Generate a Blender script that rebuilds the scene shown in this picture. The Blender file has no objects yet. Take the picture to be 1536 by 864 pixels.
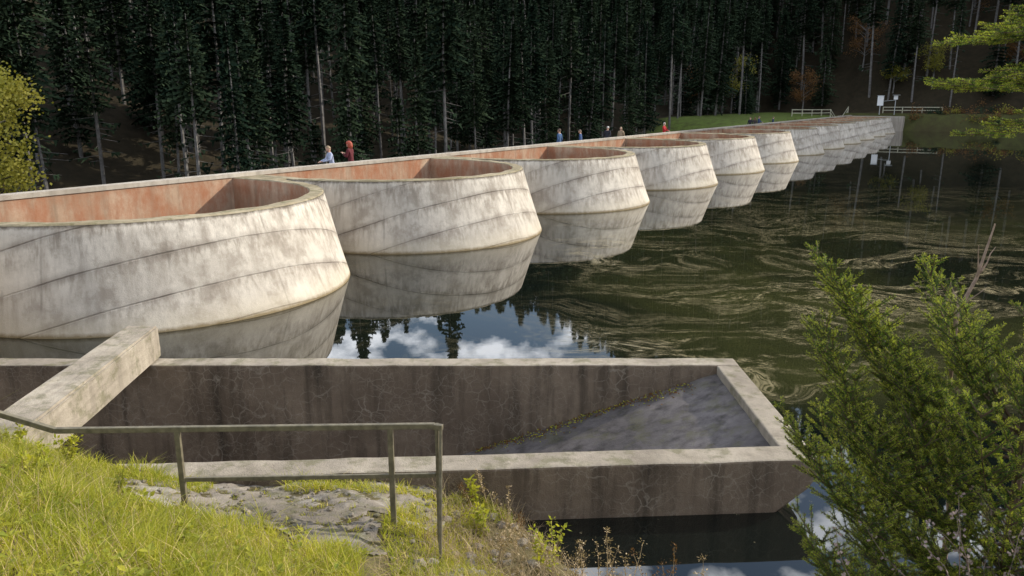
import bpy, bmesh, math, random
import numpy as np
from mathutils import Vector, Matrix
random.seed(7); rng=np.random.default_rng(7)
scene=bpy.context.scene
scene.view_settings.view_transform='Standard'; scene.view_settings.look='None'; scene.view_settings.exposure=0
COL=scene.collection

# ------------------------------------------------------------------ helpers
def link(o,parent=None):
    COL.objects.link(o)
    if parent is not None: o.parent=parent
    return o
def empty(name,loc=(0,0,0),rotz=0):
    e=bpy.data.objects.new(name,None); e.location=loc; e.rotation_euler=(0,0,rotz); e.empty_display_size=.2
    return link(e)
def mk(name,verts,faces,mats=(),idx=None,parent=None,smooth=False):
    me=bpy.data.meshes.new(name); me.from_pydata([tuple(v) for v in verts],[],[tuple(f) for f in faces])
    for m in mats: me.materials.append(m)
    if idx is not None: me.polygons.foreach_set('material_index',np.array(idx,dtype=np.int32))
    if smooth: me.polygons.foreach_set('use_smooth',np.ones(len(me.polygons),dtype=bool))
    me.update()
    return link(bpy.data.objects.new(name,me),parent)
def mk_np(name,V,F,mats,idx=None,smooth=False,do_link=True,parent=None):
    me=bpy.data.meshes.new(name); n=len(V); m,k=F.shape
    me.vertices.add(n); me.vertices.foreach_set('co',V.astype(np.float32).ravel())
    me.loops.add(m*k); me.loops.foreach_set('vertex_index',F.astype(np.int32).ravel())
    me.polygons.add(m); me.polygons.foreach_set('loop_start',(np.arange(m)*k).astype(np.int32))
    for mt in mats: me.materials.append(mt)
    if idx is not None: me.polygons.foreach_set('material_index',idx.astype(np.int32))
    if smooth: me.polygons.foreach_set('use_smooth',np.ones(m,dtype=bool))
    me.update(calc_edges=True)
    if not do_link: return me
    return link(bpy.data.objects.new(name,me),parent)
class MB:
    def __init__(s): s.v=[];s.f=[];s.i=[]
    def add(s,vs,fs,mi=0):
        b=len(s.v); s.v+= [tuple(p) for p in vs]; s.f+=[tuple(b+j for j in f) for f in fs]; s.i+=[mi]*len(fs)
    def box(s,a,b,mi=0):
        x0,y0,z0=a;x1,y1,z1=b
        s.add([(x0,y0,z0),(x1,y0,z0),(x1,y1,z0),(x0,y1,z0),(x0,y0,z1),(x1,y0,z1),(x1,y1,z1),(x0,y1,z1)],
              [(0,3,2,1),(4,5,6,7),(0,1,5,4),(1,2,6,5),(2,3,7,6),(3,0,4,7)],mi)
    def tube(s,pts,rad,seg=6,mi=0):
        pts=[Vector(p) for p in pts]; n=len(pts); b=len(s.v)
        if not hasattr(rad,'__len__'): rad=[rad]*n
        for k,p in enumerate(pts):
            d=(pts[min(k+1,n-1)]-pts[max(k-1,0)])
            if d.length<1e-9: d=Vector((0,0,1))
            d.normalize(); u=d.cross(Vector((0,0,1)) if abs(d.z)<.9 else Vector((1,0,0))).normalized(); w=d.cross(u)
            for j in range(seg):
                an=2*math.pi*j/seg; s.v.append(tuple(p+u*math.cos(an)*rad[k]+w*math.sin(an)*rad[k]))
        for k in range(n-1):
            for j in range(seg):
                j2=(j+1)%seg; s.f.append((b+k*seg+j,b+k*seg+j2,b+(k+1)*seg+j2,b+(k+1)*seg+j)); s.i.append(mi)
        s.f.append(tuple(b+j for j in range(seg))[::-1]); s.i.append(mi)
        s.f.append(tuple(b+(n-1)*seg+j for j in range(seg))); s.i.append(mi)
    def bar(s,p,q,w,h,mi=0):
        p=Vector(p);q=Vector(q); d=(q-p).normalized()
        side=d.cross(Vector((0,0,1))) if abs(d.z)<.95 else Vector((1,0,0)); side.normalize(); up=side.cross(d)
        vs=[]
        for c in (p,q):
            for a,b in ((-1,-1),(1,-1),(1,1),(-1,1)): vs.append(c+side*a*w/2+up*b*h/2)
        s.add(vs,[(0,1,2,3),(7,6,5,4),(0,4,5,1),(1,5,6,2),(2,6,7,3),(3,7,4,0)],mi)
    def obj(s,name,mats,parent=None,smooth=False): return mk(name,s.v,s.f,mats,s.i,parent,smooth)

class NT:
    def __init__(s,name):
        s.m=bpy.data.materials.new(name); s.m.use_nodes=True; s.t=s.m.node_tree; s.t.nodes.clear()
        s.out=s.n('ShaderNodeOutputMaterial')
    def n(s,typ,**kw):
        nd=s.t.nodes.new(typ)
        for k,v in kw.items(): setattr(nd,k,v)
        return nd
    def l(s,a,b): s.t.links.new(a,b)
    def setin(s,sock,val):
        if hasattr(val,'is_output'): s.l(val,sock)
        elif isinstance(val,(tuple,list)) and len(val)==3 and sock.type=='RGBA': sock.default_value=(*val,1)
        else: sock.default_value=val
    def math(s,op,a,b=0.0,c=None,clamp=False):
        nd=s.n('ShaderNodeMath',operation=op,use_clamp=clamp); s.setin(nd.inputs[0],a); s.setin(nd.inputs[1],b)
        if c is not None: s.setin(nd.inputs[2],c)
        return nd.outputs[0]
    def mix(s,f,a,b,blend='MIX'):
        nd=s.n('ShaderNodeMix',data_type='RGBA',blend_type=blend); s.setin(nd.inputs[0],f); s.setin(nd.inputs[6],a); s.setin(nd.inputs[7],b); return nd.outputs[2]
    def noise(s,vec,scale,detail=6,rough=.55,dist=0,col=False):
        nd=s.n('ShaderNodeTexNoise'); s.l(vec,nd.inputs['Vector']); nd.inputs['Scale'].default_value=scale; nd.inputs['Detail'].default_value=min(detail,6)
        nd.inputs['Roughness'].default_value=rough; nd.inputs['Distortion'].default_value=dist; return nd.outputs[1 if col else 0]
    def ramp(s,f,lo,hi,a=0.0,b=1.0):
        nd=s.n('ShaderNodeMapRange'); nd.clamp=True; s.setin(nd.inputs[0],f); nd.inputs[1].default_value=lo; nd.inputs[2].default_value=hi; nd.inputs[3].default_value=a; nd.inputs[4].default_value=b; return nd.outputs[0]
    def scalev(s,vec,sc):
        nd=s.n('ShaderNodeVectorMath',operation='MULTIPLY'); s.l(vec,nd.inputs[0]); nd.inputs[1].default_value=sc; return nd.outputs[0]
    def addv(s,a,b):
        nd=s.n('ShaderNodeVectorMath',operation='ADD'); s.setin(nd.inputs[0],a); s.setin(nd.inputs[1],b); return nd.outputs[0]
    def bsdf(s,col,rough=.9,spec=.2,bump=None,bstr=.5,bdist=.02,metal=0):
        b=s.n('ShaderNodeBsdfPrincipled'); s.setin(b.inputs['Base Color'],col); s.setin(b.inputs['Roughness'],rough)
        b.inputs['Specular IOR Level'].default_value=spec; b.inputs['Metallic'].default_value=metal
        if bump is not None:
            bn=s.n('ShaderNodeBump'); bn.inputs['Strength'].default_value=bstr; bn.inputs['Distance'].default_value=bdist; s.l(bump,bn.inputs['Height']); s.l(bn.outputs[0],b.inputs['Normal'])
        s.l(b.outputs[0],s.out.inputs[0]); return b
def simple(name,col,rough=.8,spec=.2,var=.25,scale=8,metal=0,bstr=.2):
    t=NT(name); tc=t.n('ShaderNodeTexCoord').outputs['Object']; nz=t.noise(tc,scale,5)
    c=t.mix(t.ramp(nz,.3,.7),tuple(x*(1-var) for x in col),tuple(min(1,x*(1+var)) for x in col))
    t.bsdf(c,rough,spec,nz,bstr,.01,metal); return t.m
def leafmat(name,c1,c2,transl=.4,scale=3.0,rough=.6,c3=None):
    t=NT(name); tc=t.n('ShaderNodeTexCoord').outputs['Object']; nz=t.noise(tc,scale,2)
    geo=t.n('ShaderNodeNewGeometry'); r=geo.outputs['Random Per Island']
    f=t.math('MULTIPLY_ADD',r,.5,t.math('MULTIPLY',t.ramp(nz,.3,.7),.5))
    col=t.mix(f,c1,c2)
    if c3 is not None: col=t.mix(t.ramp(r,.86,.93),col,c3)
    b=t.n('ShaderNodeBsdfPrincipled'); t.l(col,b.inputs['Base Color']); b.inputs['Roughness'].default_value=rough; b.inputs['Specular IOR Level'].default_value=.25
    tr=t.n('ShaderNodeBsdfTranslucent'); t.l(t.mix(1.0,col,(1.0,1.0,.55),'MULTIPLY'),tr.inputs[0])
    mx=t.n('ShaderNodeMixShader'); mx.inputs[0].default_value=transl; t.l(b.outputs[0],mx.inputs[1]); t.l(tr.outputs[0],mx.inputs[2]); t.l(mx.outputs[0],t.out.inputs[0])
    return t.m

def concrete(name,base,dark,stain=(.10,.08,.06),stain_amt=.5,lines=False,cracks=0,rust=0,moss=0,white=0,bstr=.5):
    t=NT(name); tc=t.n('ShaderNodeTexCoord').outputs['Object']; oi=t.n('ShaderNodeObjectInfo').outputs['Random']
    cb=t.n('ShaderNodeCombineXYZ'); t.l(t.math('MULTIPLY',oi,37.0),cb.inputs[0]); t.l(t.math('MULTIPLY',oi,91.0),cb.inputs[1])
    v=t.addv(tc,cb.outputs[0])
    n1=t.noise(v,.55,6,.6); n2=t.noise(v,7,6,.65); n3=t.noise(v,60,3,.6)
    st=t.noise(t.scalev(v,(2.2,2.2,.22)),1.6,6,.6)
    c=t.mix(t.ramp(n1,.35,.65),base,dark)
    c=t.mix(t.ramp(n2,.35,.7,0,.45 if lines else .5),c,dark)
    c=t.mix(t.math('MULTIPLY',t.ramp(st,.46,.70),stain_amt),c,stain)
    c=t.mix(t.ramp(n3,.3,.75,0,.25 if lines else .35),c,tuple(x*.5 for x in base))
    h=t.math('MULTIPLY_ADD',n2,.6,t.math('MULTIPLY',n3,.35))
    if lines:
        sp=t.n('ShaderNodeSeparateXYZ'); t.l(tc,sp.inputs[0]); x,y,z=sp.outputs
        big=t.noise(v,.22,2,.5)
        cc=t.math('MULTIPLY_ADD',y,.42,z)            # joints follow the inclined lifts (object y = -outward)
        cc=t.math('MULTIPLY_ADD',x,.035,cc)
        cc=t.math('MULTIPLY_ADD',big,.25,cc)
        cc=t.math('DIVIDE',cc,1.02)
        fr=t.math('FRACT',cc); fl=t.math('FLOOR',cc)
        d=t.math('ABSOLUTE',t.math('SUBTRACT',fr,.5))
        ln=t.ramp(d,.474,.496)
        wn_=t.n('ShaderNodeTexWhiteNoise',noise_dimensions='1D'); t.l(t.math('ADD',fl,t.math('MULTIPLY',oi,50.)),wn_.inputs['W'])
        c=t.mix(t.math('MULTIPLY',wn_.outputs[0],.5),c,tuple(q*.55 for q in base))
        fst=t.noise(t.scalev(v,(3.2,3.2,.3)),2.0,5,.65)
        c=t.mix(t.math('MULTIPLY',t.ramp(fr,.25,1.0),t.ramp(fst,.43,.62,0,.60)),c,(.20,.16,.12))
        c=t.mix(t.ramp(t.noise(v,1.1,6,.7),.51,.64,0,.5),c,(.23,.19,.15))
        brk=t.ramp(t.noise(v,.9,4,.6),.42,.60,.0,1)
        soft=t.ramp(d,.33,.49,0,.55)
        c=t.mix(t.math('MULTIPLY',soft,t.math('MULTIPLY_ADD',brk,.7,.3)),c,(.17,.14,.115))
        c=t.mix(t.math('MULTIPLY',ln,t.math('MULTIPLY',brk,.6)),c,(.10,.08,.062))
        th_=t.math('ARCTAN2',y,x); tf=t.math('ABSOLUTE',t.math('SUBTRACT',t.math('FRACT',t.math('DIVIDE',th_,.52)),.5))
        vl=t.math('MULTIPLY',t.ramp(tf,.485,.499),t.ramp(t.noise(v,.8,3),.42,.55)); c=t.mix(t.math('MULTIPLY',vl,.4),c,(.14,.12,.10))
        wb=t.ramp(t.math('MULTIPLY_ADD',n2,.35,z),.30,.75,1,0); c=t.mix(t.math('MULTIPLY',wb,.45),c,(.50,.43,.31))
        wl=t.ramp(t.math('MULTIPLY_ADD',n2,.12,z),.08,.17,1,0); c=t.mix(t.math('MULTIPLY',wl,.9),c,(.19,.14,.07))
        rm=t.math('MULTIPLY',t.ramp(z,1.2,2.38),t.ramp(fst,.46,.66)); c=t.mix(t.math('MULTIPLY',rm,.5),c,(.15,.12,.09))
        edge=t.ramp(t.math('MULTIPLY_ADD',n2,.16,z),2.36,2.44); c=t.mix(t.math('MULTIPLY',edge,.85),c,(.07,.055,.035))
        h=t.math('SUBTRACT',h,t.math('MULTIPLY',ln,.8)); h=t.math('MULTIPLY_ADD',wn_.outputs[0],.5,h)
    if rust: c=t.mix(t.math('MULTIPLY',t.ramp(t.noise(t.scalev(v,(1,1,.5)),1.7,6,.7),.38,.62),rust),c,(.31,.11,.05))
    if white: c=t.mix(t.math('MULTIPLY',t.ramp(t.noise(v,2.3,6,.7),.52,.68),white),c,(.55,.52,.47))
    if cracks:
        wv=t.addv(v,t.scalev(t.noise(v,3.0,3,.6,0,True),(.22,.22,.22)))
        for sc_,am in ((5.0,1.0),(9.0,.8)):
            vo=t.n('ShaderNodeTexVoronoi',feature='DISTANCE_TO_EDGE'); t.l(wv,vo.inputs['Vector']); vo.inputs['Scale'].default_value=sc_
            cr=t.math('MULTIPLY',t.ramp(vo.outputs['Distance'],.0,.055,1,0),t.ramp(t.noise(t.addv(v,(sc_,0,0)),1.5,6,.7),.44,.64)); c=t.mix(t.math('MULTIPLY',cr,cracks*am),c,(.40,.35,.28))
    if moss: c=t.mix(t.math('MULTIPLY',t.ramp(t.noise(v,3.1,6,.7),.5,.62),moss),c,(.10,.10,.035))
    t.bsdf(c,.92,.15,h,bstr,.03); return t.m

M_vault=concrete('vault_concrete',(.77,.70,.60),(.50,.445,.375),(.25,.20,.155),.6,lines=True,bstr=.6)
M_rim=concrete('rim_concrete',(.46,.39,.27),(.25,.205,.125),(.14,.11,.06),.5,moss=.5)
M_inner=concrete('inner_concrete',(.55,.41,.29),(.36,.23,.15),(.13,.09,.06),.5,rust=.72)
M_wall=concrete('parapet_concrete',(.56,.50,.42),(.38,.33,.27),(.18,.15,.12),.5)
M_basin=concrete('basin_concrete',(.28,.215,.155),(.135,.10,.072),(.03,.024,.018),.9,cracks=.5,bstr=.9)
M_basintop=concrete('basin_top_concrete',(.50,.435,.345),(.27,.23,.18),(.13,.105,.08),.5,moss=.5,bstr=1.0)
M_slope=concrete('slope_concrete',(.19,.17,.165),(.08,.072,.07),(.025,.022,.02),.85,moss=.35,bstr=1.0)
M_slab=concrete('slab_concrete',(.36,.31,.25),(.17,.145,.115),(.08,.065,.045),.5,white=.4,moss=.6,bstr=1.0)
M_rail=simple('rail_steel',(.15,.13,.085),.55,.4,.35,14)
M_bark=simple('bark',(.12,.085,.06),.95,.1,.4,20)
M_trunk=simple('forest_trunk',(.15,.14,.13),.95,.1,.4,3,0,0)
t=NT('forest_needles'); oi=t.n('ShaderNodeObjectInfo').outputs['Random']; ri=t.n('ShaderNodeNewGeometry').outputs['Random Per Island']
c=t.mix(t.math('MULTIPLY_ADD',ri,.45,t.math('MULTIPLY',oi,.55)),(.008,.017,.012),(.042,.060,.032))
d_=t.n('ShaderNodeBsdfDiffuse'); t.l(c,d_.inputs[0]); t.l(d_.outputs[0],t.out.inputs[0]); M_forest=t.m
M_need1=leafmat('spruce_needles',(.045,.10,.022),(.12,.19,.03),.35,6)
M_need2=leafmat('spruce_young_needles',(.26,.34,.045),(.52,.53,.09),.42,6)
M_grass=leafmat('grass_blades',(.20,.26,.02),(.64,.58,.07),.5,.9,c3=(.80,.64,.28))
M_dry=leafmat('dry_stems',(.24,.17,.09),(.52,.40,.24),.2,4)
M_autumn=leafmat('autumn_leaves',(.10,.05,.014),(.18,.085,.022),.3,1)
M_yel=leafmat('birch_leaves',(.13,.14,.02),(.34,.30,.045),.4,.8)
M_weed=leafmat('weed_leaves',(.22,.28,.04),(.55,.50,.06),.5,5)

# ------------------------------------------------------------------ frame of the dam
ax=Vector((.534,.8455,0)).normalized(); nx=Vector((ax.y,-ax.x,0))
def W(a,n,z=0): return ax*a+nx*n+Vector((0,0,z))
ROT=math.atan2(ax.y,ax.x)
# ------------------------------------------------------------------ terrain
CP=np.array([(-5.1,7,1.65),(-6.2,8.1,1.2),(-3.4,7,.98),(-3.4,8.2,.6),(-1.2,7,.80),(-1.2,8.3,.53),(-.6,7.2,.4),(-.2,8.5,.22),(.4,7.6,.08),(1.0,7.1,-.05),
(2.2,6.3,-.1),(-2.2,6.2,1.12),(-1.1,5.5,1.05),(-2.4,4.4,2.0),(-2.8,3.6,2.5),(-4.5,5,2.55),(0,0,3.4),(0,3,1.9),(0,5,1.0),(1.5,5,.5),(2.6,3.5,1.1),
(4,4,.8),(4,2,1.9),(-8,7,2.0),(-12,6,2.8),(-10,2,4),(-4,0,4),(5,-2,3.5),(8,3,.2),(8,6,-1),(3,8.5,-1.3),(1,8.4,-.8),(20,-5,0),(20,3,-3),(20,-20,8),(-20,-15,10),(0,-20,10),(40,-20,5),(-25,5,3)],dtype=float)
def phi(r): return np.where(r>1e-9,r*r*np.log(r+1e-12),0)
_n=len(CP); _K=phi(np.linalg.norm(CP[:,None,:2]-CP[None,:,:2],axis=2))+np.eye(_n)*.02
_P=np.hstack([np.ones((_n,1)),CP[:,:2]]); _A=np.block([[_K,_P],[_P.T,np.zeros((3,3))]]); _w=np.linalg.solve(_A,np.r_[CP[:,2],0,0,0])
def sm(x,a,b):
    t=np.clip((x-a)/(b-a),0,1); return t*t*(3-2*t)
def wn(x,y,s,seed=0):
    return (np.sin(x*s+1.3+seed)*np.cos(y*s*1.13+.7*seed)+.5*np.sin(x*s*2.3+y*s*1.9+seed)+.3*np.cos(x*s*4.7-y*s*4.1+2*seed))/1.8
def Yw(X): return 8.1+(X+5.5)*.0605
def terr(X,Y):
    X=np.asarray(X,float);Y=np.asarray(Y,float)
    xc=np.clip(X,-25,40);yc=np.clip(Y,-20,10)
    r=np.sqrt((xc[...,None]-CP[:,0])**2+(yc[...,None]-CP[:,1])**2)
    z=phi(r)@_w[:_n]+_w[_n]+_w[_n+1]*xc+_w[_n+2]*yc
    z=np.clip(z,-4,9)+.03*wn(X,Y,2.6)+.015*wn(X,Y,9)
    k=sm(Y,Yw(X)+.08,Yw(X)+.3); z=z*(1-k)-4*k
    a=X*ax.x+Y*ax.y; n=X*nx.x+Y*nx.y
    d1=-25-n; d2=a-142.5
    e=sm(a,80,100)
    zl=.5-7*sm(d1,0,14)+.42*np.clip(d1-14,0,62)
    zr=2.4+.4*sm(d1,0,12)+.34*np.clip(d1-16,0,68)
    zd=zl*(1-e)+zr*e
    zd=zd+np.clip(d2-10,0,110)*.85*(1-.75*sm(-n,65,140))+wn(X,Y,.06)*1.2*sm(d1+np.clip(d2,0,50),12,40)
    z=z*(1-sm(d1,-.6,.4))+zd*sm(d1,-.6,.4)
    ze=2.8+1.0*np.clip(d2-10,0,110)+wn(X,Y,.05)*2.5*sm(d2,12,40)
    s=sm(d2+.9*wn(X,Y,.35),-.5,4.5)*(1-sm(d1,-.6,.4)); z=z*(1-s)+ze*s
    X0=np.maximum(70,.74*Y+12); zr2=np.clip((X-X0)*1.25,-4,128); s2=sm(Y-.387*X,50,60)*(1-sm(Y-X/.74,0,40))  # unseen ridge added at right, end cut along sun to shade far vaults, forest
    z=np.maximum(z,zr2*s2-4*(1-s2))
    return z
def th(x,y): return float(terr(np.array([x]),np.array([y]))[0])
gx=np.unique(np.round(np.concatenate([np.arange(-500,-60,22),np.arange(-60,-12,3),np.arange(-12,6,.12),np.arange(6,60,2.5),np.arange(50,250,2.5),np.arange(250,420,14),[520,700]]),3))
gy=np.unique(np.round(np.concatenate([np.arange(-300,-20,25),np.arange(-20,-2,2),np.arange(-2,9.6,.1),np.arange(9.6,100,3),np.arange(100,170,2),np.arange(170,320,6),np.arange(320,700,30)]),3))
GX,GY=np.meshgrid(gx,gy); GZ=terr(GX,GY)
V=np.stack([GX.ravel(),GY.ravel(),GZ.ravel()],1); nxn=len(gx); nyn=len(gy)
ii,jj=np.meshgrid(np.arange(nxn-1),np.arange(nyn-1)); q=(jj*nxn+ii).ravel()
F=np.stack([q,q+1,q+nxn+1,q+nxn],1)
t=NT('ground_soil'); tc=t.n('ShaderNodeTexCoord').outputs['Object']; at=t.n('ShaderNodeVertexColor',layer_name='tint')
nz=t.noise(tc,1.2,6,.65); nf=t.noise(tc,14,5,.65)
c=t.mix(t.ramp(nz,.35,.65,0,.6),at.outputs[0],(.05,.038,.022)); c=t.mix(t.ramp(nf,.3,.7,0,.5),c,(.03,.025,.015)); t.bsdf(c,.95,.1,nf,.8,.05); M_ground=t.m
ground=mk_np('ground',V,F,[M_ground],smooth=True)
aa=V[:,0]*ax.x+V[:,1]*ax.y; nn=V[:,0]*nx.x+V[:,1]*nx.y; d1=-25-nn; d2=aa-142.5
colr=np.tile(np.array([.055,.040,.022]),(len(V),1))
gs=((d1>-.5)&(d1<13)&(aa>78)&(aa<150)); colr[gs]=(.13,.19,.035)
gs=((d2>2)&(d2<7)&(nn>-30)&(nn<60)); colr[gs]=(.09,.10,.03)
nb=(V[:,1]<9.5)&(np.abs(V[:,0])<60); colr[nb]=(.19,.16,.075)
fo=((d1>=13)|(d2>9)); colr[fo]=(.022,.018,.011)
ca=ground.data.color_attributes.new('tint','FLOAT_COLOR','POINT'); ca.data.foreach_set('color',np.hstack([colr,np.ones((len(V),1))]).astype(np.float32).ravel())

# ------------------------------------------------------------------ water
t=NT('lake_water'); tc=t.n('ShaderNodeTexCoord').outputs['Object']
warp=t.noise(t.scalev(tc,(.13,.13,.13)),1.0,3,.5,0,True)
wv=t.addv(tc,t.scalev(warp,(9,9,0)))
scn=t.noise(t.scalev(wv,(.20,.45,1)),1.0,6,.62,.7)
fine=t.noise(t.scalev(wv,(1.3,2.6,1)),3.0,6,.8,.6)
sp=t.n('ShaderNodeSeparateXYZ'); t.l(tc,sp.inputs[0])
mk1=t.math('MULTIPLY',t.ramp(sp.outputs[1],11,13),t.ramp(sp.outputs[1],18,46,1,0.08))
mk2=t.math('MULTIPLY',mk1,t.ramp(t.noise(tc,.11,2,.5),.36,.56,.2,1))
xm=t.ramp(sp.outputs[0],.5,3.5,.15,1)
mk2=t.math('MULTIPLY',mk2,xm)
ridge=t.math('ABSOLUTE',t.math('SUBTRACT',scn,.5)); rd=t.ramp(ridge,.002,.06,1,0)
sc=t.math('MULTIPLY',t.math('MULTIPLY',rd,t.ramp(fine,.45,.60)),mk2)
spk=t.math('MULTIPLY',t.ramp(t.noise(tc,8,3,.6),.70,.74),.6)
film=t.math('MULTIPLY',t.math('MULTIPLY',t.ramp(t.noise(wv,.13,6,.65),.36,.66,.15,1),mk1),xm)
c=t.mix(film,(.004,.006,.005),(.040,.042,.014)); c=t.mix(t.math('MULTIPLY',sc,.85),c,(.42,.35,.20)); c=t.mix(spk,c,(.2,.17,.1))
bp=t.noise(tc,1.1,3,.5)
b=t.bsdf(c,t.math('MULTIPLY_ADD',sc,.25,.012),.5,bp,.03,.02); b.inputs['IOR'].default_value=1.75
M_water=t.m
HX=2.4
me=bpy.data.meshes.new('lake_water')
me.from_pydata([(-18.84,12.3,0),(261,12.3,0),(61,138.8,0), (HX,-40,0),(250,-40,0),(250,12.3,0),(HX,12.3,0), (-27,-40,0),(HX,-40,0),(HX,Yw(HX)+.2,0),(-27,Yw(-27)+.2,0)],[],[(0,1,2),(3,4,5,6),(7,8,9,10)])
me.materials.append(M_water); link(bpy.data.objects.new('lake_water',me))

# ------------------------------------------------------------------ dam
dam=empty('multiple_arch_dam')
R=5.3; TH=.42; ZT=2.4; NC=-19.75; YB=-2.68
def setb(z): return .36*z if z>=0 else .46*z
def vault_mesh():
    mb=MB()
    def path(r,z,k=56):
        yc=-setb(z)+.05*max(0,(1-z/1.2))**2 if z>=0 else -setb(z)+.05; pts=[(-r,YB),(-r,(YB+yc)/2)]
        for i in range(k+1):
            an=math.pi-math.pi*i/k; pts.append((r*math.cos(an),yc+r*math.sin(an)))
        pts+=[(r,(YB+yc)/2),(r,YB)]; return pts
    zs=[-3.2,-1.5,-.5,0,.3,.6,.9,1.2,1.5,1.8,2.1,ZT-.03]
    def wall(r,zs,mi,flip):
        b=len(mb.v); L=0
        for z in zs:
            P=path(r,z); L=len(P); mb.v+=[(x,y,z) for x,y in P]
        for i in range(len(zs)-1):
            for j in range(L-1):
                f=(b+i*L+j,b+i*L+j+1,b+(i+1)*L+j+1,b+(i+1)*L+j)
                mb.f.append(f if flip else f[::-1]); mb.i.append(mi)
        return b+(len(zs)-1)*L,L
    o,L=wall(R,zs,0,False); n_,L=wall(R-TH,[-2.5,-1,0,1,1.6,2.0,ZT-.03],2,True)
    P1=path(R-.035,ZT);P2=path(R-TH+.03,ZT); b=len(mb.v)
    for k,(x,y) in enumerate(P1): mb.v.append((x,y,ZT+.012*math.sin(k*1.7)))
    b2=len(mb.v)
    for k,(x,y) in enumerate(P2): mb.v.append((x,y,ZT+.012*math.sin(k*1.1+1)))
    for j in range(L-1):
        mb.f.append((o+j+1,o+j,b+j,b+j+1)); mb.i.append(1)
        mb.f.append((b+j+1,b+j,b2+j,b2+j+1)); mb.i.append(1)
        mb.f.append((b2+j+1,b2+j,n_+j,n_+j+1)); mb.i.append(1)
    me=bpy.data.meshes.new('vault'); me.from_pydata([(x,-y,z) for x,y,z in mb.v],[],[f[::-1] for f in mb.f])
    for m in (M_vault,M_rim,M_inner): me.materials.append(m)
    me.polygons.foreach_set('material_index',np.array(mb.i,dtype=np.int32)); me.polygons.foreach_set('use_smooth',np.array([k!=1 for k in mb.i])); me.update()
    return me
vm=vault_mesh()
def local(o,a,n): o.location=W(a,n); o.rotation_euler=(0,0,ROT)
for k in range(13):
    o=bpy.data.objects.new('vault_%d'%k,vm); link(o,dam); local(o,1.5+11*k,NC)
for k in range(14):
    mb=MB(); s=.27
    vs=[(-s,-YB,-3),(s,-YB,-3),(s,-1.2,-3),(-s,-1.2,-3),(-s,-YB,ZT-.006),(s,-YB,ZT-.006),(s,.9,ZT-.006),(-s,.9,ZT-.006)]
    mb.add(vs,[(0,1,2,3),(7,6,5,4),(4,5,1,0),(5,6,2,1),(6,7,3,2),(7,4,0,3)])
    o=mb.obj('pier_%d'%k,[M_rim],dam); local(o,-4+11*k,NC)
mb=MB(); A0,A1=-14,143.5
mb.box((A0,22.42,-2.6),(A1,22.75,2.40),0)
mb.box((A0,22.38,2.40),(A1,22.82,2.53),1)
mb.box((A0,22.75,1.25),(A1,24.25,1.5),1)
mb.box((A0,24.25,-6),(A1,24.55,2.22),1)
bm_o=mb.obj('walkway',[M_inner,M_wall],dam); bm_o.rotation_euler=(0,0,ROT)
mb=MB(); mb.box((143.1,14.5,-2),(145.7,24.6,2.38)); ab=mb.obj('abutment',[M_wall],dam); ab.rotation_euler=(0,0,ROT)

# ------------------------------------------------------------------ spillway basin
basin=empty('spillway_basin')
def prism(name,prof,y0f,y1f,mats):
    mb=MB(); n=len(prof)
    vs=[(x,y0f(x),z) for x,z in prof]+[(x,y1f(x),z) for x,z in prof]
    mb.add(vs,[tuple(range(n))],0); mb.f.append(tuple(range(2*n-1,n-1,-1))); mb.i.append(0)
    for i in range(n):
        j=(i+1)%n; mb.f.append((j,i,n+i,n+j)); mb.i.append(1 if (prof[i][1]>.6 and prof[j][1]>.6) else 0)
    o=mb.obj(name,mats,basin)
    m=o.modifiers.new('b','BEVEL'); m.width=.03; m.segments=2; m.limit_method='ANGLE'
    return o
random.seed(3)
top=[(-14+17.6*i/60,.7+random.uniform(-.008,.008)) for i in range(1,60)]
low=[(3.8,.7),(3.81,.5),(3.68,.3),(3.25,-.05),(1.5,-1.3),(-1,-2.2),(-14,-2.2),(-14,.7)]
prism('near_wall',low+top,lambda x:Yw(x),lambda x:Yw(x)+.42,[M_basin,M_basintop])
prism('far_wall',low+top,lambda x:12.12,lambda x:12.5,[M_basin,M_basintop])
mb=MB(); y0=Yw(3.6)+.40; y1=12.125
mb.add([(3.42,y0,.1),(3.75,y0,.32),(3.75,y1,.32),(3.42,y1,.1),(3.42,y0,.697),(3.795,y0,.697),(3.795,y1,.697),(3.42,y1,.697)],
       [(0,3,2,1),(4,5,6,7),(0,1,5,4),(1,2,6,5),(2,3,7,6),(3,0,4,7)]); rw=mb.obj('end_wall',[M_basintop],basin)
m=rw.modifiers.new('b','BEVEL'); m.width=.02; m.segments=2
mb=MB(); nxs,nys=60,30
for j in range(nys+1):
    for i in range(nxs+1):
        x=3.44-(3.44+14)*(i/nxs)**1.6; yy0=Yw(x)+.41; y=yy0+(12.13-yy0)*j/nys
        z=.56-(3.44-x)*.345; z=max(z,-1.85)+.012*math.sin(x*9+y*5)*math.cos(y*7-x*3)
        mb.v.append((x,y,z))
for j in range(nys):
    for i in range(nxs):
        b=j*(nxs+1)+i; mb.f.append((b+1,b,b+nxs+1,b+nxs+2)); mb.i.append(0)
mb.obj('apron',[M_slope],basin,True)
mb=MB()
mb.add([(3.8,Yw(3.8)+.02,.45),(3.25,Yw(3.2)+.02,-.08),(3.25,12.45,-.08),(3.8,12.45,.45),(-1,8.5,-2.1),(-1,12.4,-2.1)],[(0,1,2,3),(1,4,5,2)]); mb.obj('underside',[M_basin],basin)
mb=MB(); r_=random.Random(31)
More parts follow.
